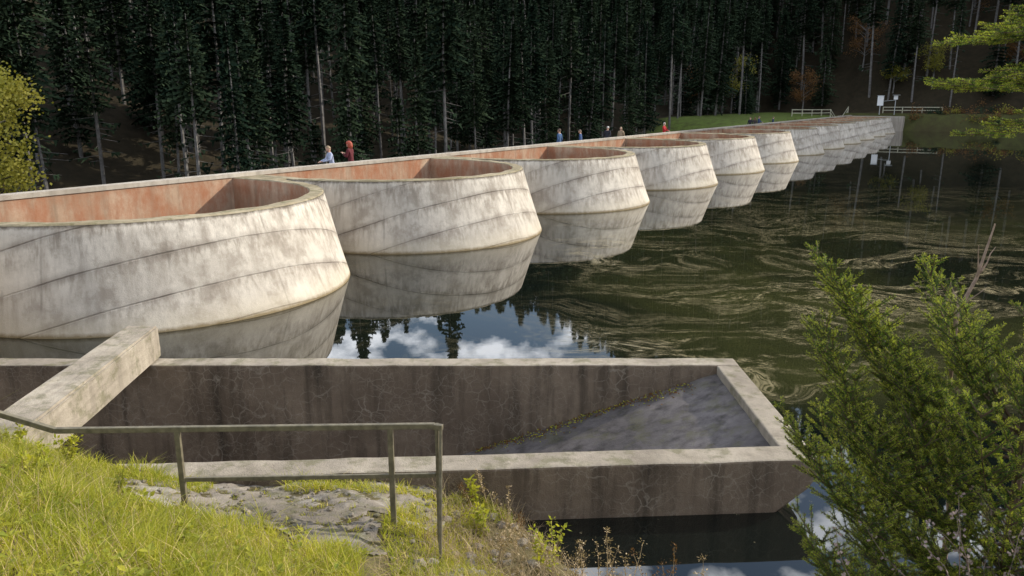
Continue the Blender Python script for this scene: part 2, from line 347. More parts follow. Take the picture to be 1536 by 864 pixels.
for i in range(900):
    x=r_.uniform(-.6,3.0); y=12.1-abs(r_.gauss(0,.07+.05*(1+math.sin(x*3)))); z=.56-(3.44-x)*.345+.02
    d=Vector((r_.gauss(0,1),r_.gauss(0,1),r_.gauss(.2,.5))).normalized(); s_=d.orthogonal().normalized()*.01; o=Vector((x,y,z)); L=r_.uniform(.02,.06)
    mb.add([o,o+d*L*.5+s_,o+d*L,o+d*L*.5-s_],[(0,1,2,3)],r_.choice([0,0,1]))
mb.obj('fallen_leaves',[M_autumn,M_weed])
bm=bmesh.new()
L=[(-6.56,12.52),(-6.02,12.52),(-5.62,7.75),(-6.22,7.75)]
v0=[bm.verts.new((x,y,.72)) for x,y in L]; v1=[bm.verts.new((x,y,1.28)) for x,y in L]
bm.faces.new(v0); bm.faces.new(v1[::-1])
for i in range(4):
    j=(i+1)%4; bm.faces.new((v0[j],v0[i],v1[i],v1[j]))
bmesh.ops.recalc_face_normals(bm,faces=bm.faces); bmesh.ops.subdivide_edges(bm,edges=bm.edges,cuts=9,use_grid_fill=True)
bmesh.ops.bevel(bm,geom=[e for e in bm.edges if e.calc_face_angle(0)>.8],offset=.03,segments=2,affect='EDGES')
for v in bm.verts: v.co+=Vector((random.uniform(-1,1),random.uniform(-1,1),random.uniform(-1,1)))*.004
me=bpy.data.meshes.new('cross_beam'); bm.to_mesh(me); bm.free(); me.materials.append(M_basintop)
link(bpy.data.objects.new('concrete_beam',me))

def poly_in(x,y):
    e=.10*math.sin(x*5)+.07*math.sin(x*11+1)
    e2=.12*math.sin(y*6)+.07*math.sin(y*13)
    lo=6.15+e+ .45*max(0,(-1.9-x)); return lo<y<Yw(x)+.02 and -4.3+e2<x<-.85+e2-.5*(y<7.2)
mb=MB(); st=.045
xs=np.arange(-4.6,-.4,st); ys=np.arange(5.9,8.5,st); XX,YY=np.meshgrid(xs,ys); ZZ=terr(XX,np.minimum(YY,Yw(XX)+.05))
RR=ZZ+.012+.02*wn(XX,YY,7,2)+.016*wn(XX,YY,17,4)+rng.uniform(-.009,.009,XX.shape)
RR-=.05*np.clip(np.abs(wn(XX,YY,3.1,8))<.04,0,1)
for j in range(len(ys)):
    for i in range(len(xs)): mb.v.append((xs[i],ys[j],RR[j,i]))
for j in range(len(ys)-1):
    for i in range(len(xs)-1):
        if poly_in(xs[i],ys[j]): b=j*len(xs)+i; mb.f.append((b,b+1,b+len(xs)+1,b+len(xs))); mb.i.append(0)
mb.obj('concrete_slab',[M_slab],None,True)
mb=MB()
for i in range(420):
    x=random.uniform(-4.2,1.0); y=random.uniform(6.2,8.3)
    z=th(x,y)
    if z<-.05 or y>Yw(x)-.05: continue
    s=random.choice([.012,.018,.025,.045,.07]) if x>-.9 else random.choice([.01,.014,.02,.035])
    bm=bmesh.new(); bmesh.ops.create_icosphere(bm,subdivisions=1,radius=s)
    vs=[(x+v.co.x*random.uniform(.7,1.4),y+v.co.y*random.uniform(.7,1.3),z+.02+v.co.z*random.uniform(.4,.8)) for v in bm.verts]; fs=[[v.index for v in f.verts] for f in bm.faces]; bm.free(); mb.add(vs,fs)
mb.obj('rubble_stones',[M_slab])

# ------------------------------------------------------------------ railing
rail=empty('steel_railing'); mb=MB()
P=[(-5.35,6.95,2.16),(-4.5,7.0,1.84),(-.76,7.0,1.89)]
for i in range(2): mb.bar(P[i],P[i+1],.05,.055)
mb.bar((-3.3,7.0,1.31),(-.76,7.0,1.36),.03,.045)
for x,zt in ((-3.3,1.83),(-1.2,1.86)):
    zb=th(x,7.0)-.15; mb.bar((x,7.0,zb),(x,7.0,zt),.055,.045)
mb.bar((-.74,7.0,.15),(-.74,7.0,1.91),.035,.06); mb.bar((-.70,6.98,1.88),(-.70,6.55,.25),.03,.045)
mb.bar((-.78,7,1.885),(-.68,6.97,1.885),.05,.055)
ro=mb.obj('bars',[M_rail],rail); m=ro.modifiers.new('b','BEVEL'); m.width=.006; m.segments=2

# ------------------------------------------------------------------ grass
def blades(name,P,H,Wd,lean,mat,seg=3):
    n=len(P); an=rng.uniform(0,2*np.pi,n); d=np.stack([np.cos(an),np.sin(an),np.zeros(n)],1); an2=an+np.pi/2+rng.normal(0,.5,n)
    s=np.stack([np.cos(an2),np.sin(an2),np.zeros(n)],1)
    Vs=[]
    for k in range(seg+1):
        tt=k/seg; c=P+d*(lean*H*tt**1.8)[:,None]+np.array([0,0,1])*(H*tt*(1-.35*lean*tt))[:,None]
        w=(Wd*(1-tt)**.7/2)[:,None]
        if k<seg: Vs+= [c-s*w,c+s*w]
        else: Vs+=[c]
    nv=2*seg+1; A=np.stack(Vs,1).reshape(-1,3); base=np.arange(n)*nv
    tris=[]
    for k in range(seg-1): tris+=[(2*k,2*k+1,2*k+3),(2*k,2*k+3,2*k+2)]
    tris+=[(2*seg-2,2*seg-1,2*seg)]
    T=np.concatenate([np.stack([base+a,base+b,base+c],1) for a,b,c in tris])
    return mk_np(name,A,T,[mat])
N=170000
X=rng.uniform(-7,1.2,N);Y=rng.uniform(3.0,8.3,N)
edge=6.12-.12*np.sin(X*3)+.45*np.clip(-1.9-X,0,3)+.15*np.sin(X*7)
left=(Y<edge+.12+.1*wn(X,Y,8))&(X<-1.15+.25*np.sin(Y*4))
left|=(X<-4.3)&(Y<8.0)
patch=((X+.75)**2/.30+(Y-7.0)**2/.9<1)|((X+.5)**2/.35+(Y-6.2)**2/.5<1)|((X+.35)**2/.15+(Y-8.15)**2/.08<1)|((X+1.7)**2/.9+(Y-8.05)**2/.02<1)|((X+3.9)**2/.25+(Y-7.9)**2/.1<1)
crk=(np.abs(wn(X,Y,3.1,8))<.05)&(X<-.9)&(Y>6.2)&(rng.random(N)<.35)
cl=wn(X,Y,2.2,3)+.6*wn(X,Y,6,1)
keep=((left&(rng.random(N)<.72+.5*cl))|(patch&(rng.random(N)<.7))|crk)&(Y<Yw(X)-.02)&(np.abs(X)/np.maximum(Y,.1)<1.0)
small=(crk&~left&~patch)[keep]
X=X[keep];Y=Y[keep]; Z=terr(X,Y)
H=rng.uniform(.06,.21,len(X))*(1+1.0*np.clip(wn(X,Y,3.3,2),0,1))*np.where(Y<6.2,1.15,.8)*np.where(X>-1.2,.65,1)*np.where(small,.4,1)
tall=rng.random(len(X))<.02; H[tall]*=1.9
blades('grass',np.stack([X,Y,Z-.01],1),H,rng.uniform(.005,.013,len(X)),rng.uniform(.2,1.4,len(X)),M_grass)
N=9000; X=rng.uniform(-1.2,1.6,N);Y=rng.uniform(5.6,8.5,N); k=(rng.random(N)<.5+.5*wn(X,Y,3,5))&(terr(X,Y)>-.02)&~((X<-.9)&(Y>6.3)); X=X[k];Y=Y[k]
blades('dry_grass',np.stack([X,Y,terr(X,Y)],1),rng.uniform(.06,.34,len(X)),rng.uniform(.004,.008,len(X)),rng.uniform(.2,1.4,len(X)),M_dry)
N=3600; X=rng.uniform(-6,-1.3,N);Y=rng.uniform(3,6.8,N); k=(Y<6.0+.4*np.clip(-1.9-X,0,3)); X=X[k];Y=Y[k]
blades('dry_grass',np.stack([X,Y,terr(X,Y)],1),rng.uniform(.12,.40,len(X)),rng.uniform(.003,.006,len(X)),rng.uniform(.2,1.0,len(X)),M_dry)
mb=MB(); r_=random.Random(17)
for i in range(340):
    x=r_.uniform(-5.2,-1.3); y=r_.uniform(3.6,6.3); z=th(x,y)+r_.uniform(.04,.16)
    for k in range(r_.randint(4,9)):
        an=r_.uniform(0,6.28); d=Vector((math.cos(an),math.sin(an),r_.uniform(.1,.8))).normalized(); s_=d.cross(Vector((0,0,1))).normalized(); L=r_.uniform(.03,.085); o=Vector((x,y,z))+d*.01
        mb.add([o,o+d*L*.5+s_*L*.28,o+d*L+Vector((0,0,-L*.2)),o+d*L*.5-s_*L*.28],[(0,1,2,3)])
mb.obj('meadow_herbs',[M_weed])

def weed(name,base,h,kind,seed):
    r=random.Random(seed); mb=MB(); b=Vector(base)
    for s in range(r.randint(2,4) if kind!='stalk' else 1):
        lean=Vector((r.uniform(-.35,.35),r.uniform(-.3,.3),1)); pts=[b+Vector((r.uniform(-.04,.04),r.uniform(-.04,.04),0))]
        for k in range(7):
            lean+=Vector((r.uniform(-.12,.12),r.uniform(-.12,.12),0)); pts.append(pts[-1]+lean.normalized()*h*r.uniform(.8,1)/7)
        mb.tube(pts,[.006-.0006*k for k in range(8)],5,0)
        for k in range(1,8):
            p=pts[k]
            nleaf={'leaf':9,'seed':16,'stalk':24,'red':16}[kind]
            if kind in('seed','stalk','red') and k<4: nleaf=2
            for _ in range(nleaf):
                d=Vector((r.gauss(0,1),r.gauss(0,1),r.gauss(.3,.7))).normalized(); L=r.uniform(.025,.07) if kind=='leaf' else r.uniform(.012,.032)
                o=p+d*r.uniform(0,.05 if kind!='leaf' else .04); sd=d.cross(Vector((r.random(),r.random(),r.random()))).normalized()*L*.3
                mb.add([o,o+d*L*.5+sd,o+d*L,o+d*L*.5-sd],[(0,1,2,3)],1)
    return mb.obj(name,[M_dry,{'leaf':M_weed,'seed':M_dry,'stalk':M_dry,'red':M_autumn}[kind]])
for i,(x,y,h,k) in enumerate([(.42,7.05,.62,'leaf'),(.30,7.25,.35,'leaf'),(-.25,8.2,.5,'seed'),(-.1,7.9,.6,'seed'),(.05,7.4,.55,'seed'),(.62,6.9,.5,'stalk'),(.9,6.6,.85,'stalk'),(1.12,6.5,1.15,'stalk'),(1.6,6.5,.9,'red'),(1.45,6.4,.9,'red'),(-.3,7.6,.4,'leaf'),(-4.9,6.9,.3,'leaf'),(-4.4,6.6,.3,'leaf'),(-3.8,6.7,.25,'leaf'),(-5.3,7.2,.4,'leaf'),(.2,6.6,.5,'seed'),(1.1,6.8,.45,'seed'),(-3.2,5.9,.25,'leaf'),(-.45,7.95,.45,'red'),(.8,6.4,.8,'seed'),(-.15,7.0,.45,'seed'),(.5,6.7,.7,'stalk'),(.1,7.7,.4,'red'),(-.5,8.2,.35,'leaf'),(-4.0,5.8,.3,'leaf'),(-2.6,5.4,.25,'leaf'),(-4.7,7.4,.35,'leaf'),(1.95,6.3,.7,'seed'),(.7,7.1,.4,'seed'),(1.3,6.9,.5,'stalk'),(1.8,6.3,1.0,'stalk'),(1.0,6.3,.9,'seed')]):
    weed({'leaf':'leafy_weed','seed':'dry_weed','stalk':'dry_seed_stalk','red':'red_shrub'}[k],(x,y,th(x,y)-.02),h,k,i)

# ------------------------------------------------------------------ foreground spruces
class Spruce:
    def __init__(s,seed): s.r=random.Random(seed); s.mb=MB(); s.P=[];s.D=[];s.Y=[]
    def shoot(s,p0,d,L,level,up=.25,rad=.004,cap=.30):
        r=s.r; p=Vector(p0); d=Vector(d).normalized(); n=max(3,int(L/.05)); st=L/n; pts=[p.copy()]; dirs=[d.copy()]
        for k in range(n):
            d=(d+Vector((r.gauss(0,.025),r.gauss(0,.025),up*st*1.6+r.gauss(0,.02)))).normalized(); p=p+d*st; pts.append(p.copy()); dirs.append(d.copy())
        s.mb.tube(pts,[max(.0022,rad*(1-k/(n+1))) for k in range(n+1)],4,0)
        dens=900 if level<2 else 700
        for _ in range(int(L*dens)):
            f=r.random()
            if level==2 and f<.25: continue
            k=min(int(f*n),n-1); q=f*n-k; s.P.append(tuple(pts[k].lerp(pts[k+1],q))); s.D.append(tuple(dirs[k])); s.Y.append(1 if (r.random()<(.75 if f>.55 else .10)) else 0)
        if level>0:
            sp=.12 if level==2 else .085; m=max(1,int(L/sp))
            for k in range(m):
                f=(k+r.uniform(.4,.6))/m
                if f<.12: continue
                kk=min(int(f*n),n-1); dd=dirs[kk]; side=dd.cross(Vector((0,0,1)))
                if side.length<.3: side=Vector((r.gauss(0,1),r.gauss(0,1),0))
                side.normalize(); upv=side.cross(dd)
                for sg in (-1,1):
                    if r.random()<.08: continue
                    nd=dd*.85+side*sg*r.uniform(.6,.8)+upv*r.uniform(-.08,.2)
                    ln=((1-f)*.45+.12)*L*r.uniform(.8,1.1) if level==2 else ((1-f)*.5+.25)*L*r.uniform(.75,1.1)
                    ln=min(ln,cap if level==2 else .20); s.shoot(pts[kk].lerp(pts[kk+1],f*n-kk),nd,max(.08,ln),level-1,up,rad*.55)
    def finish(s,name):
        P=np.array(s.P);D=np.array(s.D);n=len(P); rv=rng.normal(0,1,(n,3)); rv-=D*(rv*D).sum(1)[:,None]; rv/=np.linalg.norm(rv,axis=1)[:,None]
        dr=D*.62+rv*.78; dr/=np.linalg.norm(dr,axis=1)[:,None]; sd=np.cross(dr,rng.normal(0,1,(n,3))); sd/=np.linalg.norm(sd,axis=1)[:,None]
        L=rng.uniform(.012,.017,n)[:,None]; A=np.stack([P-sd*.0012,P+sd*.0012,P+dr*L+sd*.0008,P+dr*L-sd*.0008],1).reshape(-1,3)
        F=np.arange(4*n).reshape(n,4); print(name,n)
        root=empty(name); mk_np('needles',A,F,[M_need1,M_need2],np.array(s.Y),parent=root); s.mb.obj('wood',[M_bark],root); return root
def tobranch(sp,base,tip,up=.35,cap=.3):
    b=Vector(base);t_=Vector(tip); L=(t_-b).length; d=(t_-b).normalized(); d.z-=up*L*.55; sp.shoot(b,d,L*1.06,2,up,.011,cap)
S1=Spruce(3); zb=th(2.72,3.75)
S1.mb.tube([(2.76,3.75,zb-.1),(2.74,3.76,2.2),(2.70,3.74,3.2),(2.68,3.76,3.9)],[.045,.035,.022,.008],8,0)
tips=[(1.63,3.95,4.12),(1.80,3.8,4.0),(2.14,3.95,4.08),(1.45,3.85,3.6),(1.40,3.75,3.12),(1.48,3.6,2.68),(1.8,3.3,2.6),(1.75,4.2,3.1),(2.3,3.2,3.1),(2.45,4.3,3.9),(2.75,3.3,3.7),(2.6,3.75,3.95),(3.2,3.9,3.8),(3.3,3.4,3.3),(2.2,3.3,3.55),(2.0,3.9,2.5),(2.4,3.1,2.6),
(1.7,3.75,3.75),(1.9,3.5,3.3),(1.62,3.6,2.9),(2.5,3.5,3.7),(1.75,3.5,2.4),(2.1,3.4,2.8),(2.5,3.3,2.9),(2.7,3.1,3.3),(2.35,3.9,3.9),(1.95,3.9,3.0),(1.58,3.8,3.35),(2.3,3.5,2.5),(2.0,3.6,3.6),(2.6,3.3,3.0)]
random.seed(21)
for tp in tips:
    zb_=max(1.5,tp[2]-random.uniform(.6,.95)); zb_=min(zb_,3.3); tobranch(S1,(2.72,3.75,zb_),tp,.6,.40)
S1.finish('young_spruce')
S2=Spruce(11)
S2.mb.tube([(3.85,4.3,th(3.85,4.3)-.1),(3.83,4.3,3),(3.8,4.28,6),(3.8,4.3,9)],[.11,.09,.06,.02],9,0)
for b,tp in [((3.8,4.3,5.3),(2.36,4.1,4.93)),((3.8,4.3,5.6),(2.52,4.1,5.15)),((3.8,4.3,6.1),(2.45,4.15,5.50)),((3.8,4.3,5.15),(2.56,4.0,4.80)),((3.8,4.3,5.9),(2.6,4.0,5.35)),((3.8,4.3,6.3),(2.62,3.95,5.62)),((3.8,4.3,5.7),(2.7,4.4,5.35)),((3.8,4.3,5.5),(2.6,4.0,5.05)),((3.8,4.3,4.5),(4.6,3.6,4.6)),((3.8,4.3,6.8),(4.7,4.9,6.6)),((3.8,4.3,7.3),(3.1,4.9,7.3)),((3.8,4.3,7.8),(3.3,3.9,7.9))]:
    tobranch(S2,b,tp,.10,.36)
S2.finish('spruce_tree')
mb=MB(); r_=random.Random(5)
st_=[(2.62,4.1,1.2),(2.60,4.1,2.6),(2.50,4.12,3.3),(2.47,4.1,3.85),(2.55,4.1,4.05),(2.62,4.12,4.35)]
mb.tube(st_,[.02,.018,.015,.012,.009,.004],7,0)
for i in (2,3,4):
    for _ in range(2):
        b=Vector(st_[i]); q=[b]
        d=Vector((r_.uniform(-.6,.6),r_.uniform(-.3,.3),.8)).normalized()
        for k in range(4): d=(d+Vector((r_.gauss(0,.25),r_.gauss(0,.2),0))).normalized(); q.append(q[-1]+d*.05)
        mb.tube(q,[.007,.006,.004,.003,.002],5,0)
mb.obj('dead_stem',[simple('dead_wood',(.30,.22,.17),.9,.1,.3,30)])
mb=MB()
for i in range(40):
    b=Vector((r_.uniform(2.0,2.7),r_.uniform(3.0,3.4),2.1)); d=Vector((r_.gauss(0,.4),r_.gauss(0,.3),1)).normalized(); q=[b]
    for k in range(12): d=(d+Vector((r_.gauss(0,.2),r_.gauss(0,.18),r_.gauss(0,.1)))).normalized(); q.append(q[-1]+d*.09)
    mb.tube(q,[.006-.0004*k for k in range(13)],4,0)
    for p in q[6:]:
        for _ in range(6):
            dd=Vector((r_.gauss(0,1),r_.gauss(0,1),r_.gauss(0,1))).normalized(); o=p+dd*.015; s_=dd.orthogonal().normalized()*.005
            mb.add([o-s_,o+s_,o+dd*.016+s_,o+dd*.016-s_],[(0,1,2,3)],0)
mb.obj('bare_brush',[simple('brush_wood',(.26,.20,.17),.95,.1,.4,20)])

# ------------------------------------------------------------------ forest
def spruce_mesh(name,h,cb,Rr,seed):
    r=random.Random(seed)
    mb=MB(); bend=r.uniform(-.3,.3)
    mb.tube([(0,0,-1.5),(bend*.3,0,h*.3),(bend,0.1,h*.6),(bend*.4,0,h)],[.15,.12,.08,.01],5,0)
    z=cb*h*.4
    while z<cb*h:
        an=r.uniform(0,6.28); L=r.uniform(.5,1.8); dv=Vector((math.cos(an)*L,math.sin(an)*L,0)); mb.tube([(0,0,z),(dv.x,dv.y,z-.25)],[.025,.008],3,0)
        for _ in range(r.randint(0,5)):
            p=dv*r.uniform(.4,1)+Vector((0,0,z-.15)); e=dv.normalized()*.15; mb.add([p-e,p+e,p+Vector((r.gauss(0,.2),r.gauss(0,.2),-r.uniform(.2,.5)))],[(0,1,2)],1)
        z+=r.uniform(.25,.6)
    z=cb*h
    while z<h-.15:
        tt=(z-cb*h)/(h-cb*h); env=Rr*min(1,(tt*5+.45))*(1-tt)**.75+.12; k=r.randint(4,6)
        a0=r.uniform(0,6.28)
        for b in range(k):
            if r.random()<.08: continue
            an=a0+b*6.283/k+r.gauss(0,.25); L=env*r.uniform(.6,1.15); dv=Vector((math.cos(an),math.sin(an),0)); sd=Vector((-dv.y,dv.x,0))
            m=max(3,int(L/.3)); rise=.25*(tt)-.05
            for j in range(m):
                f=(j+.6)/m; p=dv*L*f+Vector((0,0,z+rise*L*f-.38*L*f*f+.12*L*max(0,f-.7)*2))
                w=(.20+.42*(1-f))*min(1,L*.5+.2)
                for sg in (-1,1):
                    q=p+sd*sg*w*r.uniform(.7,1.4)+dv*w*r.uniform(.3,.8)+Vector((0,0,-w*r.uniform(.25,.9)))
                    e=dv*.17+Vector((0,0,.03))
                    mb.add([p-e,p+e,q+dv*.07,q-dv*.05],[(0,1,2,3)],1)
                if r.random()<.6:
                    q=p+Vector((r.gauss(0,.08),r.gauss(0,.08),-r.uniform(.25,.55))); mb.add([p-dv*.13,p+dv*.13,q],[(0,1,2)],1)
        z+=r.uniform(.30,.5)*(1 if tt<.8 else .6)
    me=bpy.data.meshes.new(name); me.from_pydata(mb.v,[],mb.f); me.materials.append(M_trunk); me.materials.append(M_forest)
    me.polygons.foreach_set('material_index',np.array(mb.i,dtype=np.int32)); me.update(); return me
VAR=[spruce_mesh('spruce_a',17,.24,2.0,1),spruce_mesh('spruce_b',18,.42,1.7,2),spruce_mesh('spruce_c',15,.14,2.2,3),spruce_mesh('spruce_d',18,.60,1.5,4),spruce_mesh('spruce_e',9,.04,1.9,5),spruce_mesh('spruce_f',19,.5,1.9,6)]
forest=empty('spruce_forest'); cnt=0; random.seed(77)
def plant(aq,n,front):
    global cnt
    p=W(aq,n)
    if p.y<20 or p.x/p.y<-.80 or p.x/p.y>.80: return
    if math.hypot(p.x+25.9,p.y-37)<8.5: return
    if random.random()<.08: return
    me=random.choices(VAR,[2.6,3,2,3.4,1.8 if front else .4,3.4])[0]
    o=bpy.data.objects.new('spruce',me); link(o,forest); s=random.uniform(.76,1.12)
    if aq>125 and n>-70: s*=1.25
    w_=random.uniform(.95,1.3)
    o.location=(p.x,p.y,th(p.x,p.y)-.3); o.scale=(s*w_,s*w_,s); o.rotation_euler=(random.gauss(0,.02),random.gauss(0,.02),random.uniform(0,6.28)); cnt+=1
st=4.1
for a in np.arange(-40,262,st):
    for d in np.arange(13,76 if a<150 else 108,st):
        plant(a+random.uniform(-1.9,1.9),-25-d+random.uniform(-1.9,1.9),d<24)
for d in np.arange(13,125,5):
    for n in np.arange(-38,75,5):
        plant(142.5+d+random.uniform(-2,2),n+random.uniform(-2,2),d<22)
print('trees',cnt)
def broadleaf(name,loc,h,rad,mat,seed,leaves=2600,ls=.13,trunkr=.16):
    r=random.Random(seed); root=empty(name,loc); mb=MB(); top=h*.55
    mb.tube([(0,0,-.5),(.1,0,h*.25),(0,.1,top),(.1,.1,h*.85)],[trunkr,trunkr*.8,trunkr*.5,.02],7,0)
    cl=[]
    for k in range(16):
        an=r.uniform(0,6.28); z0=h*r.uniform(.25,.75); L=rad*r.uniform(.5,1.05)*(1.15-.6*abs(z0/h-.5)); e=Vector((math.cos(an)*L,math.sin(an)*L,z0+L*r.uniform(.3,.8)))
        mid=Vector((e.x*.5,e.y*.5,(z0+e.z)/2+.1)); mb.tube([(0,0,z0),mid,e],[trunkr*.35,trunkr*.2,.01],5,0)
        for _ in range(5): cl.append(mid.lerp(e,r.uniform(.1,1.1))+Vector((r.gauss(0,.3),r.gauss(0,.3),r.gauss(0,.3)))*rad*.4)
    for _ in range(leaves):
        c=r.choice(cl); o=c+Vector((r.gauss(0,1),r.gauss(0,1),r.gauss(0,.8)))*rad*.15; d=Vector((r.gauss(0,1),r.gauss(0,1),r.gauss(0,1))).normalized(); s=d.orthogonal().normalized()*ls*.4; L=ls*r.uniform(.6,1.3)
        mb.add([o,o+d*L*.5+s,o+d*L,o+d*L*.5-s],[(0,1,2,3)],1)
    mb.obj('trunk_and_crown',[M_trunk,mat],root); return root
def gl(x,y): return (x,y,th(x,y))
broadleaf('birch_tree',(-25.6,36.5,-3.2),10.8,2.8,M_yel,1,10000,.17)
for i,(a,n,h,rd) in enumerate([(118,-41,8,2.2),(133,-40,10,3),(150,-32,8,2.4),(160,-24,10,3),(157,-12,8,2.4),(159,0,7,2.2),(158,8,8,2.6),(156,-18,5,1.8),(175,-30,12,3),(168,-8,11,3)]):
    p=W(a,n); broadleaf('autumn_tree',gl(p.x,p.y),h,rd,M_autumn if i%3!=1 else M_yel,20+i,1500,.28)
mb=MB(); r_=random.Random(9)
for i in range(170):
    a=145.5+r_.uniform(0,8); n=r_.uniform(-14,45); p=W(a,n); z=th(p.x,p.y); R_=r_.uniform(.4,1.2); mi=r_.choice([0,0,1,2])
    for _ in range(60):
        o=Vector((p.x,p.y,z+R_*.5))+Vector((r_.gauss(0,1),r_.gauss(0,1),r_.gauss(0,.8)))*R_*.5; d=Vector((r_.gauss(0,1),r_.gauss(0,1),r_.gauss(0,1))).normalized(); s=d.orthogonal().normalized()*.1
        mb.add([o,o+d*.15+s,o+d*.3,o+d*.15-s],[(0,1,2,3)],mi)
mb.obj('bank_shrubs',[M_forest,M_autumn,M_yel])

# ------------------------------------------------------------------ fences + measuring station
M_wood=simple('fence_wood',(.42,.40,.30),.8,.2,.2,5); M_white=simple('white_paint',(.8,.8,.8),.5,.3,.05,4); M_metal=simple('galvanised',(.4,.41,.42),.4,.5,.1,9,.6)
def fence(pts):
    root=empty('wooden_fence'); mb=MB()
    for (a0,n0),(a1,n1) in zip(pts[:-1],pts[1:]):
        L=math.hypot(a1-a0,n1-n0); k=max(1,int(L/3)); prev=None
        for i in range(k+1):
            p=W(a0+(a1-a0)*i/k,n0+(n1-n0)*i/k); z=th(p.x,p.y); mb.bar((p.x,p.y,z-.2),(p.x,p.y,z+1.1),.12,.12)
            if prev:
                for hh in (.5,1.02): mb.bar((prev[0],prev[1],prev[2]+hh),(p.x,p.y,z+hh),.06,.13)
            prev=(p.x,p.y,z)
    mb.obj('posts_and_rails',[M_wood],root)
fence([(129,-29),(149,-24)]); fence([(150,-18.5),(151,-9.5)])
p=W(146.5,-18.6); z=th(p.x,p.y); ms=empty('measuring_station',(p.x,p.y,z),ROT)
mb=MB(); mb.bar((0,0,-.2),(0,0,3.0),.12,.12,1); mb.box((-.35,-.45,1.3),(.35,.45,2.9),0); mb.box((-.42,-.52,2.9),(.42,.52,2.98),1)
mb.bar((0,-2.3,-.2),(0,-2.3,2.7),.1,.1,1); mb.box((-.2,-2.6,2.3),(.2,-2.0,2.95),0); mb.box((-.5,-2.9,3.0),(.4,-1.8,3.06),1); mb.bar((0,0,2.0),(0,-2.3,2.2),.06,.06,1)
mb.obj('cabinet_and_poles',[M_white,M_metal],ms)

# ------------------------------------------------------------------ people
M_skin=simple('skin',(.55,.34,.25),.6,.3,.08,20); M_trou=simple('trousers',(.04,.045,.06),.9,.1,.2,20); M_lips=simple('lips',(.4,.16,.14),.5)
def skin_mesh(chains,name):
    bm=bmesh.new(); lay=bm.verts.layers.skin.verify(); cache={}
    for ch,isroot in chains:
        prev=None
        for k,(p,r) in enumerate(ch):
            key=tuple(round(c,4) for c in p)
            if key in cache: v=cache[key]
            else:
                v=bm.verts.new(p); cache[key]=v; v[lay].radius=(r[0],r[1]) if isinstance(r,tuple) else (r,r)
                if k==0 and isroot: v[lay].use_root=True
            if prev is not None and prev is not v and not bm.edges.get((prev,v)): bm.edges.new((prev,v))
            prev=v
    me=bpy.data.meshes.new(name+'_sk'); bm.to_mesh(me); bm.free(); o=bpy.data.objects.new(name+'_sk',me); COL.objects.link(o)
    o.modifiers.new('s','SKIN'); m=o.modifiers.new('u','SUBSURF'); m.levels=2; m.render_levels=2
    dg=bpy.context.evaluated_depsgraph_get(); dg.update(); out=bpy.data.meshes.new_from_object(o.evaluated_get(dg)); bpy.data.objects.remove(o); return out
